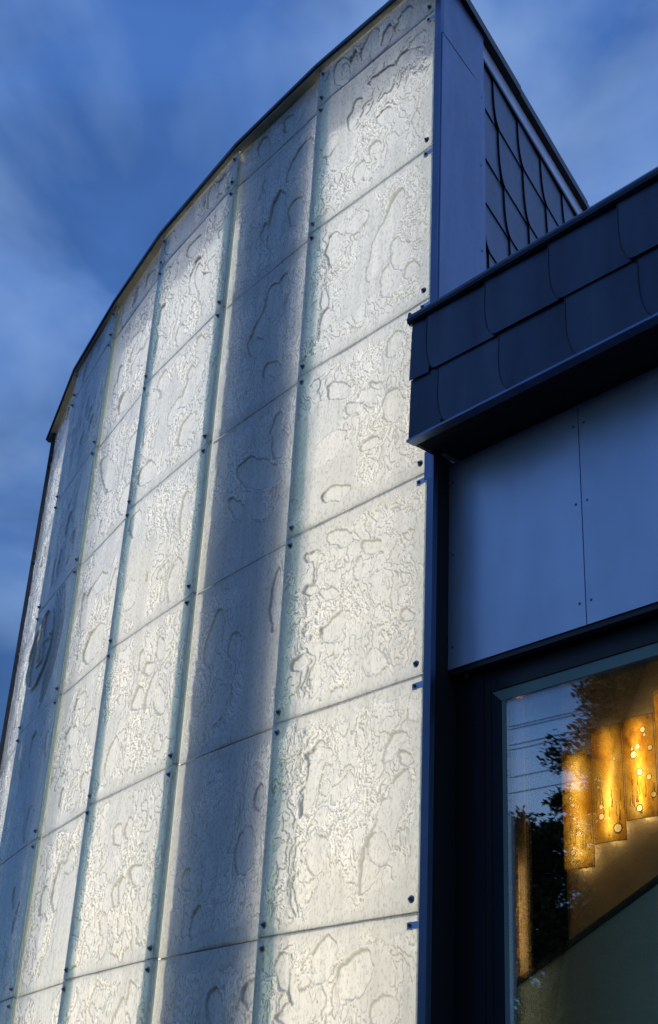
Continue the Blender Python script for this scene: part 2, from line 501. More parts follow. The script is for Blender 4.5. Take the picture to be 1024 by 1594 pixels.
# ------------------------------------------------------------------ cast glass relief
def gnoise(x, y, seed):
    rs = np.random.RandomState(seed)
    perm = rs.permutation(256); perm = np.concatenate([perm, perm])
    ang = rs.rand(256) * 2 * np.pi
    gx, gy = np.cos(ang), np.sin(ang)
    xi = np.floor(x).astype(int); yi = np.floor(y).astype(int)
    xf = x - xi; yf = y - yi
    u = xf * xf * xf * (xf * (xf * 6 - 15) + 10); v = yf * yf * yf * (yf * (yf * 6 - 15) + 10)
    def g(ix, iy, dx, dy):
        h = perm[(perm[ix & 255] + iy) & 255]
        return gx[h] * dx + gy[h] * dy
    a = g(xi, yi, xf, yf); b = g(xi + 1, yi, xf - 1, yf)
    c = g(xi, yi + 1, xf, yf - 1); d = g(xi + 1, yi + 1, xf - 1, yf - 1)
    return ((a + (b - a) * u) * (1 - v) + (c + (d - c) * u) * v) * 1.5
def fbm(x, y, seed, octs=4, gain=0.5):
    r = 0; a = 1.0; f = 1.0
    for k in range(octs):
        r = r + a * gnoise(x * f, y * f, seed + 17 * k); a *= gain; f *= 2.03
    return r
def sstep(a, b, x):
    t = np.clip((x - a) / (b - a), 0, 1)
    return t * t * (3 - 2 * t)

BLOBS = {
(0,1):[(0.493,8.219,-0.063,0.058,-0.059,-0.071),(0.497,8.612,-0.183,-0.041,-0.029,-0.064),(0.814,8.446,-0.059,0.119,-0.055,-0.055),(1.067,8.346,-0.086,0.051,-0.051,-0.062),(0.726,7.883,-0.063,0.058,-0.043,-0.048),(0.566,7.967,-0.057,0.023,-0.048,-0.065),(0.287,8.605,-0.108,0.003,-0.039,-0.072)],
(0,2):[(0.433,7.152,-0.167,0.282,-0.082,-0.076),(0.367,6.756,-0.051,0.116,-0.093,-0.075),(0.959,7.352,-0.037,0.117,-0.082,-0.064),(0.726,7.434,-0.098,0.042,-0.054,-0.067),(0.996,6.785,-0.05,0.068,-0.057,-0.049),(0.179,6.726,-0.058,0.028,-0.041,-0.051)],
(0,3):[(0.826,6.137,-0.114,-0.052,-0.006,-0.079),(0.311,6.24,-0.057,0.063,-0.052,-0.048),(0.305,5.791,-0.017,0.117,-0.106,-0.059),(0.915,5.742,-0.169,0.047,-0.077,-0.089),(0.797,5.389,-0.132,-0.011,-0.031,-0.06),(0.672,5.941,-0.086,-0.038,-0.003,-0.053),(0.47,6.026,-0.059,-0.027,-0.002,-0.038),(0.507,5.619,-0.069,0.017,-0.039,-0.05)],
(0,4):[(0.744,5.068,-0.129,-0.045,-0.005,-0.065),(0.998,5.038,-0.083,0.007,-0.034,-0.048),(0.47,4.924,-0.092,-0.006,-0.025,-0.054),(0.178,4.985,-0.094,-0.034,-0.002,-0.073),(0.569,4.814,-0.015,0.075,-0.05,-0.023),(0.75,4.508,-0.118,0.069,-0.059,-0.05),(0.978,4.808,-0.085,-0.026,-0.004,-0.047),(0.133,4.4,-0.055,-0.016,-0.002,-0.049),(0.379,4.197,-0.032,0.061,-0.089,-0.046),(1.038,4.36,-0.024,0.046,-0.075,-0.037),(0.812,4.728,-0.094,-0.029,-0.004,-0.05)],
(0,5):[(0.877,3.651,-0.063,0.199,-0.071,-0.025),(0.802,3.22,-0.005,0.101,-0.096,-0.019),(0.271,3.273,-0.159,0.296,-0.091,-0.036),(0.058,3.867,-0.006,0.068,-0.048,-0.014),(0.122,3.609,-0.066,-0.013,-0.001,-0.037),(0.211,3.695,-0.075,0.063,-0.053,-0.036),(0.804,3.763,-0.132,-0.027,-0.004,-0.044)],
(0,6):[(1.015,2.645,-0.027,-0.109,0.092,0.003),(0.7,2.673,-0.045,0.123,-0.088,-0.022),(0.453,2.576,-0.098,0.106,-0.108,-0.047),(0.841,2.584,-0.057,-0.004,-0.003,-0.028),(0.232,2.4,-0.064,0.07,-0.086,-0.036),(0.924,2.425,-0.124,-0.007,-0.006,-0.062)],
(1,1):[(0.243,8.525,-0.153,0.111,-0.072,-0.078),(0.231,8.024,-0.038,0.115,-0.102,-0.084),(0.496,8.103,-0.054,0.256,-0.099,-0.077),(0.855,8.589,-0.089,0.161,-0.086,-0.077)],
(1,2):[(0.511,7.286,-0.233,0.21,-0.057,-0.05),(0.642,7.035,-0.054,0.063,-0.083,-0.067),(0.382,6.712,-0.087,0.03,-0.081,-0.082)],
(1,3):[(0.465,5.912,-0.27,-0.112,-0.018,-0.135),(0.7,5.75,-0.04,-0.102,0.099,0.028),(0.215,6.028,-0.018,0.109,-0.093,-0.051),(0.368,5.583,-0.109,-0.042,-0.008,-0.06)],
(1,4):[(0.121,4.883,-0.004,0.217,-0.072,-0.027),(0.83,4.836,-0.065,0.191,-0.081,-0.035),(0.563,4.7,-0.016,0.099,-0.093,-0.036),(0.704,4.32,-0.111,0.134,-0.095,-0.047),(0.004,4.247,-0.028,0.078,-0.06,-0.025)],
(1,5):[(0.258,3.362,-0.002,0.14,-0.108,-0.022),(0.851,3.263,-0.012,0.074,-0.09,-0.02),(0.144,3.639,-0.017,0.093,-0.06,-0.017)],
(1,6):[(0.435,2.506,-0.0,0.114,-0.086,-0.01),(0.092,2.564,-0.015,0.076,-0.062,-0.01)],
(2,1):[(0.576,8.274,-0.06,0.166,-0.115,-0.086),(0.381,8.026,-0.009,0.166,-0.136,-0.092),(0.686,8.644,-0.106,0.049,-0.099,-0.091),(0.693,8.02,-0.041,0.113,-0.065,-0.046)],
(2,2):[(0.336,7.473,-0.01,0.072,-0.108,-0.069),(0.411,7.214,-0.015,0.11,-0.132,-0.08),(1.0,7.43,-0.061,0.111,-0.105,-0.07),(1.16,7.355,-0.083,0.071,-0.118,-0.082),(1.086,6.645,-0.112,0.074,-0.135,-0.089),(0.417,6.735,-0.112,0.1,-0.101,-0.069),(0.701,7.036,-0.102,0.089,-0.084,-0.059)],
(2,3):[(0.279,5.954,-0.012,0.194,-0.078,-0.037),(1.189,6.24,-0.053,0.097,-0.116,-0.062),(0.295,5.524,0.005,0.092,-0.098,-0.04),(1.092,5.589,-0.056,0.102,-0.111,-0.053)],
(2,4):[(0.424,4.953,0.006,0.098,-0.098,-0.033),(0.358,4.558,-0.05,-0.122,0.116,0.027),(0.707,4.652,-0.035,0.092,-0.089,-0.034),(0.787,4.22,-0.048,0.033,-0.082,-0.037),(0.572,4.853,-0.062,0.04,-0.082,-0.043)],
(2,5):[(0.777,3.714,0.007,0.079,-0.098,-0.021),(0.398,3.391,-0.045,-0.071,0.107,0.009),(0.839,3.133,-0.01,0.072,-0.075,-0.014),(0.785,3.291,-0.039,0.099,-0.084,-0.02),(0.608,3.727,-0.011,0.074,-0.063,-0.016),(0.64,3.312,-0.013,0.088,-0.124,-0.026)],
(3,1):[(0.387,8.119,-0.127,0.063,-0.131,-0.095),(0.575,7.817,-0.151,0.077,-0.133,-0.091),(0.882,8.119,-0.125,0.028,-0.118,-0.085)],
(3,2):[(0.16,7.15,-0.084,0.113,-0.16,-0.096),(0.804,7.173,-0.138,-0.254,0.243,0.107),(0.202,6.649,-0.119,0.097,-0.156,-0.089),(0.988,6.694,-0.105,0.058,-0.156,-0.086)],
(3,3):[(0.831,5.894,-0.124,0.166,-0.17,-0.077),(0.498,5.468,-0.177,0.122,-0.188,-0.086),(0.562,6.029,-0.125,0.043,-0.154,-0.084)],
(3,4):[(0.663,5.028,-0.095,0.06,-0.104,-0.043),(0.356,4.811,-0.115,0.048,-0.095,-0.041),(0.754,4.761,-0.067,0.072,-0.194,-0.07),(0.524,4.521,-0.096,-0.113,0.151,0.029),(0.241,4.28,-0.037,0.077,-0.113,-0.035),(0.896,4.429,-0.115,0.049,-0.085,-0.032)],
(3,5):[(0.524,3.595,-0.017,0.136,-0.083,-0.017),(0.893,3.511,-0.012,0.111,-0.088,-0.017),(0.364,3.708,-0.025,0.096,-0.097,-0.023)],
}
EMBLEM = [
    ('ring', [(0.832, 6.307), (0.948, 6.291), (1.094, 6.233), (1.226, 6.146), (1.316, 6.052), (1.357, 5.941), (1.348, 5.816), (1.301, 5.715), (1.205, 5.643), (1.074, 5.597), (0.934, 5.596), (0.835, 5.642), (0.737, 5.687), (0.654, 5.757), (0.586, 5.831), (0.571, 5.937), (0.571, 6.049), (0.617, 6.157), (0.715, 6.25), (0.832, 6.307)]),
    ('line', [(0.965, 6.253), (0.983, 6.194), (0.965, 6.129), (0.89, 6.018), (0.915, 5.969), (0.871, 5.891), (0.834, 5.815), (0.899, 5.798), (1.026, 5.80)]),
    ('line', [(0.565, 5.97), (0.705, 5.983), (0.861, 5.997)]),
    ('line', [(0.91, 5.96), (1.033, 5.98), (0.986, 5.907), (1.019, 5.854)]),
    ('line', [(1.036, 6.176), (1.146, 6.097), (1.219, 5.998), (1.258, 5.895), (1.245, 5.776), (1.204, 5.685)])]

def polydist(x, y, pts):
    d = np.full(x.shape, 1e9)
    for (ax, ay), (bx, by) in zip(pts[:-1], pts[1:]):
        dx, dy = bx - ax, by - ay
        t = np.clip(((x - ax) * dx + (y - ay) * dy) / (dx * dx + dy * dy), 0, 1)
        d = np.minimum(d, np.hypot(x - ax - t * dx, y - ay - t * dy))
    return d

def relief(x, z, s0, s1, z0, z1, i, r):
    """height (m) and frost (0..1) of the cast face at points x (along), z (up)"""
    rs = np.random.RandomState(1000 + 31 * i + r)
    seed = 500 + 97 * i + 13 * r
    lean = rs.uniform(-0.5, 0.5)
    X = x + lean * 0.35 * z
    wx = fbm(x * 6, z * 5, seed + 1, 3) * 0.05; wz = fbm(x * 6, z * 5, seed + 2, 3) * 0.05
    edge = np.minimum(np.minimum(x - s0, s1 - x), np.minimum(z - z0, z1 - z))
    ragged = edge + fbm(x * 7, z * 7, seed + 3, 4) * 0.07
    inner = sstep(0.05, 0.11, ragged)
    cover = fbm(x * 1.5, z * 1.2, seed + 4, 2)
    region = inner * sstep(-0.42, -0.12, cover)
    calm = {(1, 2), (1, 4), (4, 3)}
    amp = 0.45 if i in (1, 4) else 1.0
    h = fbm(x * 2.2, z * 1.6, seed + 5, 3) * 0.006
    # terraces: flat tongues of glass with steep ragged lips
    t = fbm((X + wx * 1.3) * 3.4, (z + wz) * 2.1, seed + 6, 5, 0.55) * 2.6
    k = np.floor(t); f = t - k
    h = h + region * amp * 0.0062 * (k + sstep(0.46, 0.54, f))
    # flakes and pits, drawn out along the run of the melt
    a = fbm((X + wx) * 18, (z + wz) * 10, seed + 7, 4, 0.6)
    flake = sstep(0.08, 0.14, a)
    b = fbm((X + wx) * 30, (z + wz) * 20, seed + 8, 3, 0.6)
    chips = sstep(0.06, 0.17, b)
    loc = sstep(-0.12, 0.34, fbm(x * 2.6, z * 2.2, seed + 9, 2))
    h = h + region * amp * (0.0046 * flake * (0.05 + 0.95 * loc) + 0.0032 * chips * (0.12 + 0.88 * loc))
    frost_highlight = region * (0.45 + 0.55 * loc) * 0.9
    # pooled, smooth drops with a lip
    blobs = list(BLOBS.get((i, r), []))
    want = {0: 8, 1: 5, 2: 8, 3: 7, 4: 6, 5: 8}[i]
    while len(blobs) < want and (i, r) != (4, 3):
        an = rs.uniform(1.0, 2.2); la = rs.uniform(0.05, 0.17); lb = la * rs.uniform(0.35, 0.8)
        blobs.append((rs.uniform(s0 + 0.15, s1 - 0.15), rs.uniform(z0 + 0.15, z1 - 0.15),
                      la * math.cos(an), la * math.sin(an), -lb * math.sin(an), lb * math.cos(an)))
    outline = np.zeros(x.shape); vary = sstep(-0.35, 0.25, fbm(x * 8, z * 8, seed + 23, 2))
    wbx = fbm(x * 8, z * 8, seed + 21, 4, 0.55) * 0.022; wbz = fbm(x * 8, z * 8, seed + 22, 4, 0.55) * 0.022
    for n, (cx, cz, ax, az, bx, bz) in enumerate(blobs):
        det = ax * bz - az * bx
        if abs(det) < 1e-6: continue
        dx = x + wbx - cx; dz = z + wbz - cz
        p = (dx * bz - dz * bx) / det; q = (ax * dz - az * dx) / det
        rr = np.sqrt(p * p + q * q)
        size = math.sqrt(abs(det))
        wdt = 0.0042 / size
        ins = 1 - sstep(1 - wdt, 1 + wdt, rr)
        lvl = (-0.0085 if n % 5 != 3 else 0.005) * (0.8 if i in (1, 4) else 1.0)
        base = float(np.mean(h[ins > 0.5])) if np.any(ins > 0.5) else 0.0
        top = base * 0.5 + lvl - 0.0025 * (1 - np.clip(rr, 0, 1) ** 2)
        h = h * (1 - ins) + top * ins
        h = h + 0.0028 * np.exp(-((rr - 1.06) / (0.014 / size)) ** 2)
        outline = np.maximum(outline * (1 - 0.8 * ins), np.exp(-((rr - 1.0) / (0.0065 / size)) ** 2) * (0.25 + 0.75 * vary))
        frost_highlight = frost_highlight * (1 - ins) + ins * 0.40
    mark = None
    if (i, r) == (4, 3):
        c = (0.95, 5.95)
        rr = np.hypot(x - c[0], z - c[1])
        keep = sstep(0.36, 0.5, rr)
        h = h * keep * 0.5
        for name, pts in EMBLEM:
            d = polydist(x, z, pts)
            h = h + (0.024 if name == 'ring' else 0.020) * np.exp(-(d / (0.018 if name == 'ring' else 0.014)) ** 2)
            mark = np.maximum(0 if mark is None else mark, np.exp(-(d / 0.016) ** 2))
        rip = (x < c[0] - 0.25)
        h = h + np.where(rip, 0.008 * np.sin(rr * 2 * np.pi / 0.06) * sstep(0.40, 0.46, rr) * (1 - sstep(0.66, 0.74, rr)), 0)
        frost_highlight = frost_highlight * keep - 1.1 * (1 - sstep(0.36, 0.40, rr)) + 2.0 * mark
    h = h * sstep(0.0, 0.02, edge)
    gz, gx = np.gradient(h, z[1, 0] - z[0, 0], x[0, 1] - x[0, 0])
    lip_shade = sstep(0.30, 1.10, np.hypot(gx, gz))
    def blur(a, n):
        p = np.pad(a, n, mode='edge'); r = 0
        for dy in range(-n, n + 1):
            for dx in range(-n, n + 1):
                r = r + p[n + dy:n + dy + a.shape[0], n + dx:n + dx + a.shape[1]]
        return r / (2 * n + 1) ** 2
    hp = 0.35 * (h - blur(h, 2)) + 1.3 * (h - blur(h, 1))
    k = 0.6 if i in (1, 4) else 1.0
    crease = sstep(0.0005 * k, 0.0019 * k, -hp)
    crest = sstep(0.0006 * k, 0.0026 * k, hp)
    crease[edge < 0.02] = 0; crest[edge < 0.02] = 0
    lip_shade = np.clip((0.35 * lip_shade + 0.9 * crease + 0.45 * outline) * (0.7 if i in (1, 4) else 1.0), 0, 1)  # shading of creases and drop outlines painted into the glass colour
    frost_highlight = np.clip(frost_highlight + 0.55 * crest, -1, 2)  # painted highlight along raised edges, on top of the real frosting
    return h, frost_highlight, lip_shade

GRID = [(215, 200), (150, 170), (130, 160), (95, 140), (85, 125), (60, 115)]

def glass_panel(i, r, parent):
    fr, Lg = FAC[i]
    front = i % 2 == 0
    g = 0.003
    s0, s1 = (0.0, Lg) if front else (-0.05, Lg + 0.05)
    if i == 5: s1 = Lg
    off = 0.0 if front else -0.035
    z1, z0 = ROWS[r] - g, ROWS[r + 1] + g
    nx, nz = GRID[i]
    if (i, r) == (4, 3): nx, nz = 150, 170
    if r == 0: nz = max(30, nz // 3)
    if r >= 7: nx, nz = 24, 24
    elif r == 6: nz = int(nz * 0.8)
    xs = np.linspace(s0, s1, nx); zs = np.linspace(z0, z1, nz)
    X, Zz = np.meshgrid(xs, zs)
    h, frost_highlight, lip_shade = relief(X, Zz, s0, s1, z0, z1, i, r)
    th = 0.016
    P = np.empty((nz, nx, 3))
    O, t, n = fr.O, fr.t, fr.n
    o = off + h
    P[..., 0] = O.x + t.x * X + n.x * o
    P[..., 1] = O.y + t.y * X + n.y * o
    P[..., 2] = Zz
    verts = P.reshape(-1, 3)
    idx = np.arange(nx * nz).reshape(nz, nx)
    a = idx[:-1, :-1].ravel(); b = idx[:-1, 1:].ravel(); c = idx[1:, 1:].ravel(); d = idx[1:, :-1].ravel()
    # wind so the normal points out
    test = t.cross(Vector((0, 0, 1))).dot(n)
    faces = np.stack([a, b, c, d], 1) if test > 0 else np.stack([a, d, c, b], 1)
    # rim going back, so the pane shows its thickness at every edge
    loop = np.concatenate([idx[0, :], idx[1:, -1], idx[-1, -2::-1], idx[-2:0:-1, 0]])
    back = verts[loop] - np.array([n.x, n.y, 0]) * th
    nb = len(verts)
    verts = np.concatenate([verts, back])
    m = len(loop)
    l2 = np.roll(loop, -1); k = nb + np.arange(m); k2 = np.roll(k, -1)
    rim = np.stack([loop, k, k2, l2], 1) if test > 0 else np.stack([loop, l2, k2, k], 1)
    faces = np.concatenate([faces, rim])
    me = bpy.data.meshes.new('glass_panel')
    me.vertices.add(len(verts)); me.vertices.foreach_set('co', verts.ravel())
    me.loops.add(faces.size); me.loops.foreach_set('vertex_index', faces.ravel())
    me.polygons.add(len(faces))
    me.polygons.foreach_set('loop_start', np.arange(0, faces.size, 4))
    me.polygons.foreach_set('use_smooth', np.concatenate([np.ones((nx - 1) * (nz - 1), bool), np.zeros(m, bool)]))
    me.update(calc_edges=True)
    at = me.attributes.new('frost_highlight', 'FLOAT', 'POINT')
    at.data.foreach_set('value', np.concatenate([frost_highlight.ravel(), np.zeros(m)]).astype(np.float32))
    at = me.attributes.new('lip_shade', 'FLOAT', 'POINT')
    at.data.foreach_set('value', np.concatenate([lip_shade.ravel(), np.zeros(m)]).astype(np.float32))
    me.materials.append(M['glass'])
    ob = bpy.data.objects.new('glass_panel', me)
    COL.objects.link(ob)
    return adopt(ob, parent)

def bolt_mesh():
    mb = MB()
    mb.tube((0, 0, 0), (0.005, 0, 0), 0.020, 0.019, 14)
    nw = len(mb.f)
    mb.tube((0.005, 0, 0), (0.015, 0, 0), 0.011, 0.011, 6)
    mb.tube((0.015, 0, 0), (0.022, 0, 0), 0.006, 0.005, 8)
    me = mb.mesh('bolt', M['washer'])
    me.materials.append(M['steel'])
    for k, p in enumerate(me.polygons):
        p.material_index = 0 if k < nw else 1
    return me
BOLT = bolt_mesh()

def curved_wall():
    c = Vector((-1.2, 8.4, 0))
    root = empty('curved_glass_wall', c, 'tall curved wall of backlit milky cast glass panels under a thin dark coping', 'glass wall')
    for i in range(6):
        fr, Lg = FAC[i]
        for r in range(8):
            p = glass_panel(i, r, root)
            if (i, r) == (4, 3):
                p['label'] = 'dim blue glass panel cast with a round raised emblem'
            if i % 2 == 0 or i == 5:
                sides = (0.055, Lg - 0.055)
                if i == 5: sides = (Lg - 0.03,)
                for s in sides:
                    for z, dz in ((ROWS[r], -0.062), (ROWS[r + 1], 0.062)):
                        if r >= 7 and dz > 0: continue
                        link_mesh('bolt', BOLT, fr.P(s, z + dz, 0.004 if i != 5 else -0.03), p, (0, 0, fr.yaw()))
        # dark rubber line behind every horizontal joint
        off = -0.010 if i % 2 == 0 else -0.045
        for r in range(1, 8):
            mb = MB(); fr.box(mb, 0.002, Lg - 0.002, ROWS[r] - 0.009, ROWS[r] + 0.009, off - 0.014, off)
            mb.build('joint_gasket', M['gasket'], root)
        # upright behind the outer panels' edges
        if i % 2 == 0:
            for a, b in ((0.0, 0.145), (Lg - 0.155, Lg)):
                if i == 0 and a == 0.0: b = 0.03
                mb = MB(); fr.box(mb, a + 0.002, b, 0.3, 9.10, -0.030, -0.020)
                mb.build('mullion', M['mullion'], root)
        # light sheets stand behind the lit bays only
        if i not in (1, 4):
            for za, zb, lm in ((0.5, 3.3, 'light_lo'), (3.3, 6.1, 'light_mid'), (6.1, 8.75, 'light_hi')):
                mb = MB(); fr.box(mb, {0: 0.12, 2: -0.10}.get(i, 0.01), Lg + {0: 0.10, 3: 0.10}.get(i, -0.01), za, zb - 0.004, -0.47, -0.45)
                mb.build('light_sheet', M[lm], root)
        else:
            mb = MB(); fr.box(mb, 0.10, Lg - 0.005, 0.1, 9.05, -0.46, -0.13)  # unseen upright added to block and shape the backlight in dark bays
            mb.build('unseen_pier', M['unseen_pier'], root)
        mb = MB(); fr.box(mb, 0.20 if i == 0 else -0.04, Lg + 0.04, 0.0, 9.18, -0.62, -0.52)
        mb.build('back_wall', M['cavity'], root)
        mb = MB(); fr.box(mb, 0.0, Lg, 0.0, ROWS[8] - 0.006, -0.10, 0.01)
        mb.build('plinth', M['unseen_pier'], root)
    # coping, one length per bay, its outer edge kinked at every joint
    nrm = [FAC[max(0, min(5, j))][0].n for j in range(7)]
    def outp(j, o):
        if j == 0: n = FAC[0][0].n
        elif j == 6: n = FAC[5][0].n
        else: n = (FAC[j - 1][0].n + FAC[j][0].n).normalized()
        return Vector((B[j][0], B[j][1], 0)) + n * o
    for i in range(6):
        e0 = FAC[i][0].t * (-0.03 if i == 0 else 0.002); e1 = FAC[i][0].t * (0.25 if i == 5 else -0.002)
        def ring(z0, z1, oa, ob):
            a0, b0, a1, b1 = outp(i, oa) + e0 + (FAC[0][0].t * (-oa * 0.36) if i == 0 and oa < 0 else Vector()), outp(i, ob) + e0, outp(i + 1, oa) + e1, outp(i + 1, ob) + e1
            up = lambda v, z: Vector((v.x, v.y, z))
            mb = MB(); mb.hexa([up(a0, z0), up(a1, z0), up(b1, z0), up(b0, z0), up(a0, z1), up(a1, z1), up(b1, z1), up(b0, z1)])
            return mb
        ring(9.222, 9.250, -0.70, 0.048).build('coping', M['zinc'], root)
        ring(9.204, 9.220, -0.045, 0.028).build('soffit_strip', M['cream'], root)
    # closed ends of the wall
    f5, L5 = FAC[5]
    mb = MB(); f5.box(mb, L5 + 0.004, L5 + 0.016, 0.0, 9.215, -0.62, 0.008)
    mb.build('end_trim', M['zinc'], root)
    mb = MB(); f5.box(mb, L5 - 0.1, L5 + 0.012, 0.0, 9.1, -6.0, -0.625)
    mb.build('return_wall', M['zinc_up'], root)
    # roof deck behind the coping
    pts = [outp(j, -0.55) + (FAC[0][0].t * 0.34 if j == 0 else Vector()) for j in range(7)]
    pts.append(f5.P(L5, 0, -6.0)); pts.append(Vector((2.2, 10.4, 0)))
    pts.append(Vector((0.68, 7.1, 0)))
    mb = MB(); mb.prism([Vector((p.x, p.y, 8.9)) for p in pts], [Vector((p.x, p.y, 9.0)) for p in pts])
    mb.build('roof_deck', M['zinc_up'], root)
curved_wall()

# ------------------------------------------------------------------ corner fin
def corner_fin():
    C = Vector((0.4800 * U, 5.3375 * U, 0))
    root = empty('corner_fin', (C.x, C.y, 0), 'narrow dark blue metal corner casing beside the bright edge of the glass wall', 'metal casing')
    d = (math.cos(R(57)), math.sin(R(57)))
    ret = Frame(C, d, (d[1], -d[0]))
    frt = Frame(C, (-WALL_T[0], -WALL_T[1]), WALL_N)       # s runs left, towards the glass
    wd = 0.0605
    zs = Z(5.80)
    for z0, z1, o in ((0.0, zs - 0.002, 0.003), (zs, 9.215, 0.0)):
        mb = MB(); frt.box(mb, 0.001, wd - 0.008, z0, z1, -0.02, 0.012 + o)
        mb.build('front_sheet', M['fin'], root)
    # upper return: two lengths, the lower lapping over the upper, slightly buckled
    Lr = 0.640
    for (za, zb, zc, zd, o) in ((5.35, 5.35, zs + 0.01, zs + 0.036, 0.007), (zs - 0.02, zs + 0.01, 9.136, 9.136, 0.0)):
        nseg = 10
        A = []; Bk = []
        mb = MB()
        for j in range(nseg):
            s0, s1 = Lr * j / nseg, Lr * (j + 1) / nseg
            def w(s, top):
                e = s / Lr
                return o + 0.005 * math.exp(-((e - 0.95) / 0.18) ** 2) * (1 if top == (o > 0) else 0.15)
            zb0, zb1 = za + (zb - za) * s0 / Lr, za + (zb - za) * s1 / Lr
            zt0, zt1 = zc + (zd - zc) * s0 / Lr, zc + (zd - zc) * s1 / Lr
            P = ret.P
            mb.hexa([P(s0, zb0, -0.004), P(s1, zb1, -0.004), P(s1, zb1, w(s1, False)), P(s0, zb0, w(s0, False)),
                     P(s0, zt0, -0.004), P(s1, zt1, -0.004), P(s1, zt1, w(s1, True)), P(s0, zt0, w(s0, True))])
        mb.build('return_sheet', M['fin'], root)
    mb = MB(); ret.box(mb, 0.02, 0.62, 0.0, 9.13, -0.03, -0.008)
    mb.build('inner_lining', M['frame'], root)
    mb = MB(); ret.box(mb, 0.003, 0.36, 0.0, 5.345, -0.006, 0.0)
    mb.build('lower_return', M['soffit'], root)
    mb = MB(); ret.poly(mb, [(0.0, zs + 0.010), (0.634, zs + 0.0355), (0.634, zs + 0.0415), (0.0, zs + 0.016)], 0.0, 0.009)
    mb.build('lap_seam', M['frame'], root)
    sm = MB(); sm.tube((0, 0, 0), (0.006, 0, 0), 0.011, 0.008, 8)
    me = sm.mesh('screw', M['steel'])
    for s, h in ((0.575, 5.22), (0.585, 4.62), (0.585, 5.74)):
        link_mesh('screw', me, ret.P(s, Z(h), 0.008), root, (0, 0, ret.yaw()))
    # little tabs that hold the glass corner under each joint
    for r in range(1, 8):
        mb = MB(); frt.box(mb, wd - 0.010, wd + 0.075, ROWS[r] - 0.080, ROWS[r] - 0.046, 0.008, 0.0135)
        mb.build('bracket', M['panel'], root)
corner_fin()

# ------------------------------------------------------------------ upper wall with curved metal shingles
def shingle(fr, s0, s1, z0, z1, cut, tilt, name, material, parent, cz=0.55, lap=0.02, shade_seam=0.003):
    """sheet with its lower left corner swept away; lower edge stands proud"""
    pts = []
    H = z1 - z0
    n = 7
    e = lambda s, z: tilt * (1 - (z - z0) / H) + 0.012 * (1 - (s - s0) / (s1 - s0))
    pts.append((s0, z1))
    for k in range(n + 1):
        a = (math.pi / 2) * k / n
        s = s0 + cut * (1 - math.cos(a)); z = z0 + cz * H * (1 - math.sin(a))
        pts.append((s, z))
    pts.append((s1 + cut + lap, z0)); pts.append((s1 + cut + lap, z1))
    mb = MB()
    fr.poly(mb, [(s, z, e(s, z)) for s, z in pts], 0.0, 0.003)
    o = mb.build(name, material, parent)
    if cut > 0:
        mb = MB()  # dark strip standing in for the shadow line along the curved edge
        path = pts[:n + 2]
        for (a, za), (b, zb2) in zip(path[:-1], path[1:]):
            w = shade_seam
            mb.hexa([fr.P(a - w, za, e(a, za) - 0.003), fr.P(a + w, za, e(a, za) - 0.003), fr.P(a + w, za, e(a, za) + 0.0055), fr.P(a - w, za, e(a, za) + 0.0055),
                     fr.P(b - w, zb2, e(b, zb2) - 0.003), fr.P(b + w, zb2, e(b, zb2) - 0.003), fr.P(b + w, zb2, e(b, zb2) + 0.0055), fr.P(b - w, zb2, e(b, zb2) + 0.0055)])
        mb.build('shade_seam_strip', M['shade_seam'], o)
    return o

def upper_wall():
    d = (math.cos(R(58.6)), math.sin(R(58.6)))
    nr = (d[1], -d[0])
    fr = Frame((0.75 * U - nr[0] * 0.03, 5.78 * U - nr[1] * 0.03), d, nr)
    root = empty('shingled_upper_wall', fr.P(0.6, 0.0, 0), 'high dark wall of curved metal shingles rising behind the roof edge', 'shingled wall')
    Lw = 3.6
    mb = MB(); fr.box(mb, -0.05, Lw, 6.16, 9.0, -0.2, -0.004)
    mb.build('backing', M['soffit'], root)
    tops = [6.135, 5.79, 5.40, 5.07, 4.75, 4.42, 4.09, 3.76]
    for k in range(7):
        st = (0.219 + 0.075 * k) * U
        pitch = 0.385 * U
        j = -math.ceil((st + 0.05) / pitch)
        while st + j * pitch < Lw:
            s0 = st + j * pitch; s1 = s0 + pitch
            if s1 > 0.02:
                a = max(s0, -0.03)
                shingle(fr, a, s1, Z(tops[k + 1]) - 0.012, Z(tops[k]) + 0.01, 0.085 if a == s0 else 0.0, 0.013, 'shingle', M['zinc_up'], root, shade_seam=0.0015)
            j += 1
    mb = MB(); fr.box(mb, -0.03, Lw, Z(6.125), Z(6.150), 0.004, 0.030); mb.build('drip_edge', M['frame'], root)
    mb = MB(); fr.box(mb, -0.03, Lw, Z(6.152), Z(6.28), 0.0, 0.022); mb.build('flashing', M['panel'], root)
    n = 3
    for q in range(n):
        a, b = -0.80 + (Lw + 0.8) * q / n, -0.80 + (Lw + 0.8) * (q + 1) / n - 0.004
        mb = MB(); fr.box(mb, a, b, Z(6.282), Z(6.345), -0.25, 0.075 - 0.006 * q); mb.build('coping', M['frame'], root)
    sm = MB(); sm.tube((0, 0, 0), (0.008, 0, 0), 0.010, 0.008, 8)
upper_wall()

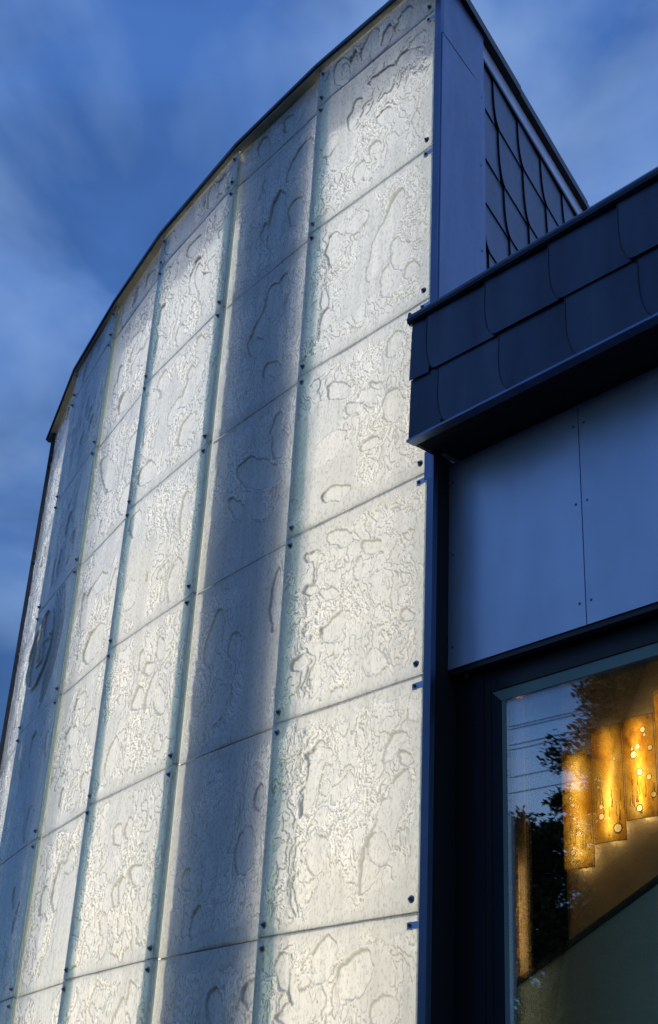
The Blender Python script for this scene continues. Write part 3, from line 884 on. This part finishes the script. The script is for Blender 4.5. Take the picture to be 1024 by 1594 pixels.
# ------------------------------------------------------------------ roof edge of the low wing
def roof_fascia():
    fa = Frame((0.360 * U, 5.2535 * U), WALL_T, WALL_N)
    root = empty('roof_fascia', (0.360 * U, 5.2535 * U, 0), 'deep dark overhanging roof edge clad in two courses of metal shingles', 'roof edge')
    Lf = 4.6
    depth = 0.275 * U
    zb, zm, zt = Z(3.108), Z(3.432), Z(3.76)
    mb = MB(); fa.box(mb, 0.004, Lf, zb + 0.02, zt, -depth, -0.012); mb.build('core', M['soffit'], root)
    pitch = 0.374 * U
    for row, (z0, z1, st) in enumerate(((zm - 0.008, zt, 0.100 * U), (zb, zm, 0.179 * U))):
        j = -1
        while st + j * pitch < Lf:
            s0 = st + j * pitch; s1 = s0 + pitch
            a = max(s0, 0.0)
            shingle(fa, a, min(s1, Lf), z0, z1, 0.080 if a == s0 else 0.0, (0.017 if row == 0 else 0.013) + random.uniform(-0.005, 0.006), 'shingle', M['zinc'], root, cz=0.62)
            j += 1
    # rolled top edge
    mb = MB()
    n = 10
    A = [fa.P(-0.022, zt + 0.020 + 0.030 * math.sin(2 * math.pi * k / n), 0.012 + 0.030 * math.cos(2 * math.pi * k / n)) for k in range(n)]
    Bk = [fa.P(Lf, zt + 0.020 + 0.030 * math.sin(2 * math.pi * k / n), 0.012 + 0.030 * math.cos(2 * math.pi * k / n)) for k in range(n)]
    mb.prism(A, Bk); mb.build('rolled_edge', M['zinc'], root, smooth=False)
    mb = MB(); fa.poly(mb, [(-0.028, zt + 0.004), (-0.012, zt + 0.004), (-0.014, zt + 0.078), (-0.026, zt + 0.062)], -0.02, 0.03)
    mb.build('end_cap', M['zinc'], root)
    mb = MB(); fa.box(mb, -0.02, Lf, zt + 0.046, zt + 0.052, -0.4, 0.030); mb.build('roof_edge_trim', M['fin'], root)
    mb = MB(); fa.box(mb, -0.010, Lf, zb - 0.016, zb - 0.002, -0.03, 0.030); mb.build('drip_edge', M['fin'], root)
    mb = MB(); fa.box(mb, -0.006, 0.002, zb - 0.014, zt, -0.16, -0.004); mb.build('end_plate', M['zinc'], root)
    mb = MB(); fa.box(mb, 0.012, Lf, zb - 0.006, zb + 0.018, -depth - 0.02, -0.032); mb.build('soffit', M['soffit'], root)
    mb = MB(); fa.box(mb, -0.004, 0.010, zb - 0.012, zb + 0.010, -0.150, -0.032); mb.build('end_board', M['timber'], root)
    mb = MB(); fa.box(mb, 0.030, 0.048, zb - 0.020, zb - 0.008, -depth + 0.005, -0.20); mb.build('end_batten', M['timber'], root)
    mb = MB(); fa.box(mb, -0.060, 0.0, zb - 0.16, zb + 0.02, -0.168, -0.160); mb.build('hanging_flap', M['fin'], root)
    # roof deck and the upstand set back on it
    mb = MB(); fa.box(mb, 0.0, Lf, zt + 0.03, zt + 0.044, -4.5, -0.4); mb.build('roof_deck', M['zinc_up'], root)
    mb = MB(); fa.box(mb, 0.84, Lf, zt + 0.05, Z(4.335), -0.62, -0.57); mb.build('upstand', M['panel'], root)
roof_fascia()

# ------------------------------------------------------------------ panelled wall over the window
def panelled_wall():
    root = empty('panelled_wall', (W0[0], W0[1], 0), 'flat blue satin metal wall panels with rivets above the window', 'panelled wall')
    zb, zt = Z(2.075), Z(3.10)
    j1 = 0.770 * U
    g = 0.003
    edges = [0.0, j1, 2 * j1, 3 * j1]
    sm = MB(); sm.tube((0, 0, 0), (0.004, 0, 0), 0.0075, 0.0055, 10)
    rv = sm.mesh('rivet', M['fin'])
    for k in range(3):
        a, b = edges[k] + g, edges[k + 1] - g
        mb = MB(); WALL.box(mb, a, b, zb, zt, -0.006, 0.0005 * (k % 2))
        p = mb.build('wall_panel', M['panel'], root)
        for s in (a + 0.032, b - 0.032):
            for z in (zb + 0.12, zb + 0.66, zt - 0.12):
                link_mesh('rivet', rv, WALL.P(s + random.uniform(-.004, .004), z, 0.0), p, (0, 0, WALL.yaw()))
    mb = MB(); WALL.box(mb, 0.0, 3 * j1, zb - 0.002, zt + 0.01, -0.05, -0.009); mb.build('backing', M['soffit'], root)
    mb = MB(); WALL.box(mb, 0.0, 3 * j1, zb - 0.045, 5.30, -0.26, -0.162); mb.build('lintel', M['soffit'], root)
    mb = MB(); WALL.box(mb, 0.004, 3 * j1, zb - 0.030, zb - 0.004, -0.034, -0.008); mb.build('drip_edge', M['frame'], root)
    mb = MB(); WALL.box(mb, 0.03, 3 * j1, zb - 0.012, zb - 0.004, -0.085, -0.036); mb.build('head_flashing', M['slate'], root)
    # the wing goes on to the right beyond the glazing
    mb = MB(); WALL.box(mb, 3 * j1, 4.6, 0.0, zt, -0.25, 0.0); mb.build('side_wall', M['panel'], root)
panelled_wall()

def window():
    root = empty('large_window', (W0[0], W0[1], 0.3), 'large dark framed window reflecting trees and dusk sky', 'window')
    s1 = 3 * 0.770 * U - 0.01
    zt = Z(2.06)
    zi = Z(1.955)
    zbm = 0.45
    sg = 0.2280                                    # left edge of the dark side jamb
    # outer to inner steps of the left jamb
    mb = MB(); WALL.box(mb, -0.05, 0.112, zbm, zt - 0.012, -0.16, -0.096); mb.build('jamb', M['frame'], root)
    mb = MB(); WALL.box(mb, 0.113, 0.178, zbm, zt - 0.012, -0.16, -0.086); mb.build('jamb', M['sash'], root)
    mb = MB(); WALL.box(mb, 0.179, sg - 0.010, zbm, zt - 0.012, -0.16, -0.094); mb.build('jamb', M['frame'], root)
    mb = MB(); WALL.poly(mb, [(sg - 0.009, zbm), (sg + 0.056, zbm), (sg + 0.056, zi - 0.060), (sg - 0.009, zi - 0.001)], -0.16, -0.100)
    mb.build('jamb', M['sash'], root)
    mb = MB(); WALL.box(mb, sg - 0.009, s1, zi, zt + 0.004, -0.16, -0.094); mb.build('head', M['frame'], root)
    mb = MB(); WALL.poly(mb, [(sg - 0.009, zi - 0.002), (sg + 0.0575, zi - 0.062), (s1 - 0.06, zi - 0.062), (s1 - 0.06, zi - 0.002)], -0.16, -0.102)
    mb.build('head_liner', M['green'], root)
    mb = MB(); WALL.poly(mb, [(sg + 0.0575, zbm), (sg + 0.082, zbm), (sg + 0.082, zi - 0.0635), (sg + 0.0575, zi - 0.0635)], -0.16, -0.103)
    mb.build('side_liner', M['green'], root)
    mb = MB(); WALL.box(mb, s1 - 0.06, s1, zbm, zt - 0.012, -0.16, -0.096); mb.build('jamb', M['frame'], root)
    mb = MB(); WALL.box(mb, 0.045, s1, zbm - 0.1, zbm - 0.002, -0.16, -0.03); mb.build('sill', M['frame'], root)
    mb = MB(); WALL.box(mb, sg + 0.083, s1 - 0.061, zbm, zi - 0.063, -0.120, -0.108); mb.build('pane', M['pane'], root)
    mb = MB(); WALL.box(mb, 0.0, s1, 0.0, zbm - 0.103, -0.2, -0.02); mb.build('apron', M['panel'], root)
window()

# ------------------------------------------------------------------ inside, behind the window
IN_T = (math.cos(R(-46)), math.sin(R(-46)))
IN_N = (-math.cos(R(44)), -math.sin(R(44)))
INW = Frame((1.313 * U, 6.834 * U), IN_T, IN_N)
def interior():
    mb = MB(); INW.box(mb, 0.0, 4.0, 0.05, 5.23, -0.14, 0.0); tag(mb.build('inner_wall', M['tan']), kind='structure')
    mb = MB(); INW.box(mb, -1.3, -0.262 * U, 0.05, 5.23, -0.02, 0.0); tag(mb.build('inner_wall_pier', M['tan']), kind='structure')
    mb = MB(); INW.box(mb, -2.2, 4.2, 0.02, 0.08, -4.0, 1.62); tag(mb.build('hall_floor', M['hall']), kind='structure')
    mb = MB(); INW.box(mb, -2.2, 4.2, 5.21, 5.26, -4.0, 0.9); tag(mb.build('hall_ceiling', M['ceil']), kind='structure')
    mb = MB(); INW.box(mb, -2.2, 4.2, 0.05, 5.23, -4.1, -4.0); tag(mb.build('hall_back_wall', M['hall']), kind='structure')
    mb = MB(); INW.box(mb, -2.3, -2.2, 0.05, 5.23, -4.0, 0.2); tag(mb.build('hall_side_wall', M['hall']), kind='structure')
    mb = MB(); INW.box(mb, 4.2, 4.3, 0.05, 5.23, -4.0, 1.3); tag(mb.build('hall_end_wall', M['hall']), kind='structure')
interior()

LAMP_W, WALL_FILL_W = 1.1, 7.0
def sconce(s0, s1, z0, z1, label, discs, seed):
    rs = random.Random(seed)
    s0 += 0.022; s1 += 0.022
    root = empty('amber_wall_light', INW.P((s0 + s1) / 2, z0, 0), label, 'wall light', 'amber glass lights stepping up the wall')
    o = 0.062
    n = 8
    ws = s1 - s0
    # gently bowed pane; where the discs sit the glass is thin and lets more light by
    bow = lambda s: 0.012 * (1 - (2 * (s - s0) / ws - 1) ** 2)
    nx, nz = 56, 160
    S, ZZ = np.meshgrid(np.linspace(s0, s1, nx), np.linspace(z0, z1, nz))
    thin = np.zeros(S.shape)
    for ds, dz, r in discs:
        rr = np.hypot(S - (s0 + ds * ws), ZZ - (z0 + dz * (z1 - z0))) / r
        thin = np.maximum(thin, (1 - sstep(0.80, 0.98, rr)) * (0.75 + 0.25 * sstep(0.2, 0.4, rr)))
        thin = np.where((rr > 0.98) & (rr < 1.22), np.minimum(thin, -0.8), thin)
    ed = np.minimum(np.minimum(S - s0, s1 - S), np.minimum(ZZ - z0, z1 - ZZ))
    thin = np.minimum(thin, np.where(ed < 0.007, -0.9, 1.0))
    OO = o + 0.012 * (1 - (2 * (S - s0) / ws - 1) ** 2) + 0.003 * np.clip(thin, 0, 1)
    V = np.stack([INW.O.x + INW.t.x * S + INW.n.x * OO, INW.O.y + INW.t.y * S + INW.n.y * OO, ZZ], -1).reshape(-1, 3)
    idx = np.arange(nx * nz).reshape(nz, nx)
    Fq = np.stack([idx[:-1, :-1].ravel(), idx[:-1, 1:].ravel(), idx[1:, 1:].ravel(), idx[1:, :-1].ravel()], 1)
    me = bpy.data.meshes.new('glass_plate')
    me.from_pydata([tuple(v) for v in V], [], [tuple(int(q) for q in f) for f in Fq])
    at = me.attributes.new('thin', 'FLOAT', 'POINT'); at.data.foreach_set('value', thin.ravel().astype(np.float32))
    me.materials.append(M['amber']); me.polygons.foreach_set('use_smooth', [True] * len(me.polygons)); me.update()
    gp = bpy.data.objects.new('glass_plate', me); COL.objects.link(gp); adopt(gp, root)
    c = (s0 + s1) / 2
    # the lamp itself: a thin strip behind the glass, and one added facing back to brighten the wall
    for o2, sgn, en, w2 in ((0.032, 1, LAMP_W, 0.022), (0.024, -1, WALL_FILL_W, 0.010)):
        ld = bpy.data.lights.new('lamp_or_fill', 'AREA')
        ld.shape = 'RECTANGLE'; ld.size = w2; ld.size_y = (z1 - z0) - 0.11
        ld.energy = en; ld.color = (1.0, 0.75, 0.42)
        lo = bpy.data.objects.new('lamp_or_fill', ld); COL.objects.link(lo)
        lo.location = INW.P(c, (z0 + z1) / 2, o2)
        lo.rotation_euler = (INW.n * sgn).to_track_quat('-Z', 'Y').to_euler()
        adopt(lo, root)
    mb = MB(); mb.tube(INW.P(c, z0 + 0.05, 0.028), INW.P(c, z1 - 0.06, 0.028), 0.003, n=8)
    mb.build('lamp_tube', M['tube'], root)
    for s, z, r in discs:
        s = s0 + s * ws; z = z0 + z * (z1 - z0)
        mb = MB(); N = 18
        f = lambda k, q, oo: INW.P(s + q * math.cos(2 * math.pi * k / N), z + q * math.sin(2 * math.pi * k / N), oo + bow(s))
        for k in range(N):
            mb.hexa([f(k, r * 1.0, o + 0.002), f(k + 1, r * 1.0, o + 0.002), f(k + 1, r * 1.16, o + 0.002), f(k, r * 1.16, o + 0.002),
                     f(k, r * 1.0, o + 0.006), f(k + 1, r * 1.0, o + 0.006), f(k + 1, r * 1.12, o + 0.004), f(k, r * 1.12, o + 0.004)])
        mb.build('disc_rim', M['stain'], gp)
    # scorched, branching streaks that climb from the lower half
    mb = MB()
    for k in range(11):
        x = s0 + ws * rs.uniform(0.08, 0.95); zz = z0 + (z1 - z0) * rs.uniform(0.12, 0.34); hh = rs.uniform(0.04, 0.13)
        px, pz, w = x, zz, rs.uniform(0.002, 0.004)
        for q in range(5):
            nx, nz = px + rs.uniform(-0.004, 0.004), pz + hh / 5
            w2 = w * 0.8
            mb.hexa([INW.P(px - w, pz, o + bow(x) + 0.001), INW.P(px + w, pz, o + bow(x) + 0.001), INW.P(px + w, pz, o + bow(x) + 0.0025), INW.P(px - w, pz, o + bow(x) + 0.0025),
                     INW.P(nx - w2, nz, o + bow(x) + 0.001), INW.P(nx + w2, nz, o + bow(x) + 0.001), INW.P(nx + w2, nz, o + bow(x) + 0.0025), INW.P(nx - w2, nz, o + bow(x) + 0.0025)])
            px, pz, w = nx, nz, w2
    mb.build('scorch_streaks', M['stain'], root)['kind'] = 'stuff'
    for s, z in ((0.15, 0.955), (0.82, 0.955), (0.5, 0.055)):
        mb = MB(); p = INW.P(s0 + s * ws, z0 + z * (z1 - z0), o + bow(s0 + s * ws))
        mb.tube(p, p + INW.n * 0.006, 0.006, 0.005, 8)
        mb.build('screw', M['steel'], root)
sw = 0.192 * U
sconce(0.004, sw, Z(1.535), Z(2.145), 'amber glass wall light lowest on the tan wall with a chain of bright discs',
       [(.42, .87, .011), (.40, .80, .007), (.42, .71, .013), (.27, .67, .009), (.33, .60, .012), (.40, .535, .015), (.56, .29, .019), (.3, .06, .014), (.52, .05, .012), (.35, .14, .018)], 3)
sconce(sw + 0.003, 2 * sw, Z(1.645), Z(2.25), 'tall amber glass wall light stepped between its two neighbours, few rings',
       [(.76, .69, .013), (.14, .545, .013), (.22, .47, .014), (.29, .30, .015), (.28, .22, .020), (.12, .19, .012), (.77, .105, .027)], 5)
sconce(2 * sw + 0.003, 3 * sw, Z(1.735), Z(2.262), 'amber glass wall light at the right edge with a red scorched middle',
       [(.68, .85, .018), (.72, .795, .011), (.50, .69, .016), (.33, .68, .012), (.36, .62, .023), (.86, .66, .017), (.52, .44, .020), (.78, .38, .017), (.88, .21, .018), (.45, .10, .020)], 8)
sconce(3 * sw + 0.003, 4 * sw, Z(1.85), Z(2.38), 'amber glass wall light highest up the stair, beyond the window edge', [(.5, .5, .02), (.4, .3, .015)], 9)
sconce(-0.470 * U, -0.285 * U, Z(1.04), Z(1.655), 'narrow amber glass wall light seen past the left window jamb',
       [(.80, .84, .012), (.84, .68, .014), (.82, .60, .012), (.66, .44, .017), (.88, .12, .02)], 12)

def balustrade():
    fr = Frame((W0[0] + 0.7 * U * math.cos(R(39.7)), W0[1] + 0.7 * U * math.sin(R(39.7))), WALL_T, WALL_N)
    P = [(0.901, 6.128, 0.845), (1.504, 5.401, 1.272)]
    S = [((Vector((x * U, y * U, 0)) - fr.O).dot(fr.t), Z(h)) for x, y, h in P]
    k = (S[1][1] - S[0][1]) / (S[1][0] - S[0][0])
    top = lambda s: S[0][1] + k * (s - S[0][0])
    a, b = S[0][0] - 0.9, S[1][0] + 1.3
    root = empty('stair_balustrade', fr.P(a, 0.08, 0), 'sloping green grey stair wall with a dark rail inside the window', 'stair wall')
    mb = MB(); fr.poly(mb, [(a, 0.09), (b, 0.09), (b, top(b) - 0.035), (a, top(a) - 0.035)], -0.05, 0.05); mb.build('panel', M['stair'], root)
    mb = MB(); fr.poly(mb, [(a, top(a) - 0.034), (b, top(b) - 0.034), (b, top(b)), (a, top(a))], -0.06, 0.062); mb.build('handrail', M['rail'], root)
balustrade()

# ------------------------------------------------------------------ trees and wires across the street (seen in the window)
def pine(x, y, H, rad, n, label, seed, base=0.12, per=900, leaf=(0.10, 0.23), round_top=False):
    rs = random.Random(seed); rn = np.random.RandomState(seed)
    root = empty('pine_tree', (x, y, 0), label, 'tree', 'trees across the street')
    bend = [(rs.uniform(-.15, .15), rs.uniform(-.15, .15)) for _ in range(6)]
    pts = [Vector((x + bend[k][0] * t, y + bend[k][1] * t, H * t)) for k, t in enumerate((0, .2, .4, .6, .8, .97))]
    mb = MB()
    for k in range(5):
        mb.tube(pts[k], pts[k + 1], 0.30 * (1 - k / 5.4) * H / 14, 0.30 * (1 - (k + 1) / 5.4) * H / 14, 9)
    mb.build('trunk', M['bark'], root, smooth=True)
    lb = MB(); V = []
    for q in range(n):
        t = base + (0.985 - base) * (rs.random() ** 0.9)
        c = Vector((x, y, H * t))
        an = rs.uniform(0, 2 * math.pi)
        prof = min(1.0, ((1.03 - t) / 0.35)) ** 0.8 * rs.uniform(0.75, 1.05) if round_top else ((1.03 - t) / (1.03 - base)) ** 0.75 * rs.uniform(0.55, 1.08)
        Ln = rad * prof + 0.15
        d = Vector((math.cos(an), math.sin(an), rs.uniform(-0.05, 0.30)))
        lb.tube(c, c + d * Ln, 0.05 * H / 14, 0.012, 5)
        # sprays of needles bunched along the outer part of the limb
        for cl in range(max(2, int(Ln * 2.2))):
            u = rs.uniform(0.30, 1.02)
            cc = np.array(c + d * Ln * u) + rn.normal(0, 0.14, 3)
            m = int(per / 6 * rs.uniform(0.6, 1.3))
            p = cc + rn.normal(0, 1, (m, 3)) * np.array([0.20, 0.20, 0.13]) * rs.uniform(0.7, 1.4)
            a = rn.normal(0, 1, (m, 3)) + np.array([d.x, d.y, 0.5]); a /= np.linalg.norm(a, axis=1)[:, None]
            b = np.cross(a, rn.normal(0, 1, (m, 3))); b /= np.linalg.norm(b, axis=1)[:, None] + 1e-9
            l = rn.uniform(leaf[0], leaf[1], (m, 1)); w = l * rn.uniform(0.12, 0.26, (m, 1))
            V.append(np.stack([p, p + a * l * 0.5 + b * w, p + a * l, p + a * l * 0.5 - b * w], 1))
    lb.build('limbs', M['bark'], root)
    V = np.concatenate(V).reshape(-1, 3)
    me = bpy.data.meshes.new('crown')
    me.vertices.add(len(V)); me.vertices.foreach_set('co', V.ravel())
    me.loops.add(len(V)); me.loops.foreach_set('vertex_index', np.arange(len(V)))
    me.polygons.add(len(V) // 4); me.polygons.foreach_set('loop_start', np.arange(0, len(V), 4))
    me.update(calc_edges=True)
    me.materials.append(M['pine'])
    o = bpy.data.objects.new('crown', me); COL.objects.link(o); adopt(o, root)
pine(-24.5, 2.5, 16.0, 3.75, 300, 'tallest dark pine across the street, reflected high in the window', 21, round_top=True)
pine(-24.0, 7.0, 9.6, 2.7, 150, 'shorter dark pine across the street beside the tall one', 22, base=0.05)
pine(-27.0, 4.6, 10.0, 3.6, 170, 'low dense pine across the street just behind the tallest one', 23, base=0.04)
pine(-28.5, 10.0, 8.6, 3.2, 90, 'low dark pine across the street farthest from the window', 24, base=0.05)

WIRE_LABELS = ['topmost thin black wire strung between the utility poles',
               'second thin wire, close under the topmost one between the poles',
               'third thin wire from the top, upper of the middle pair',
               'fourth thin wire from the top, lower of the middle pair',
               'fifth thin wire from the top, alone below the middle pair',
               'lowest thin black wire strung between the utility poles']
def power_lines():
    p0 = Vector((-14.0, 7.03, 0)); d = Vector((1.0, -1.43, 0)).normalized()
    A, Bq = p0 - d * 26, p0 + d * 30
    for nm, q in (('utility pole at the far end of the overhead wires', A), ('utility pole behind the viewer, nearer end of the wires', Bq)):
        root = empty('utility_pole', (q.x, q.y, 0), nm, 'utility pole', 'utility poles')
        mb = MB(); mb.tube((q.x, q.y, 0), (q.x, q.y, 9.6), 0.16, 0.11, 10); mb.build('shaft', M['wood'], root, smooth=True)
        sd = Vector((-d.y, d.x, 0))
        for z in (9.0, 8.0):
            mb = MB(); mb.tube(q + Vector((0, 0, z)) - sd * 0.8, q + Vector((0, 0, z)) + sd * 0.8, 0.06, n=6); mb.build('crossarm', M['wood'], root)
    for k, z in enumerate((8.69, 8.64, 8.37, 8.29, 7.83, 7.57)):
        mb = MB()
        N = 24
        for j in range(N):
            t0, t1 = j / N, (j + 1) / N
            sag = lambda t: 0.5 * ((2 * t - 0.93) ** 2 - 0.0) 
            a = A.lerp(Bq, t0); b = A.lerp(Bq, t1)
            mb.tube((a.x, a.y, z + sag(t0)), (b.x, b.y, z + sag(t1)), 0.009, n=5)
        o = mb.build('overhead_wire', M['wire'])
        tag(o, WIRE_LABELS[k], 'wire', 'overhead wires')
power_lines()
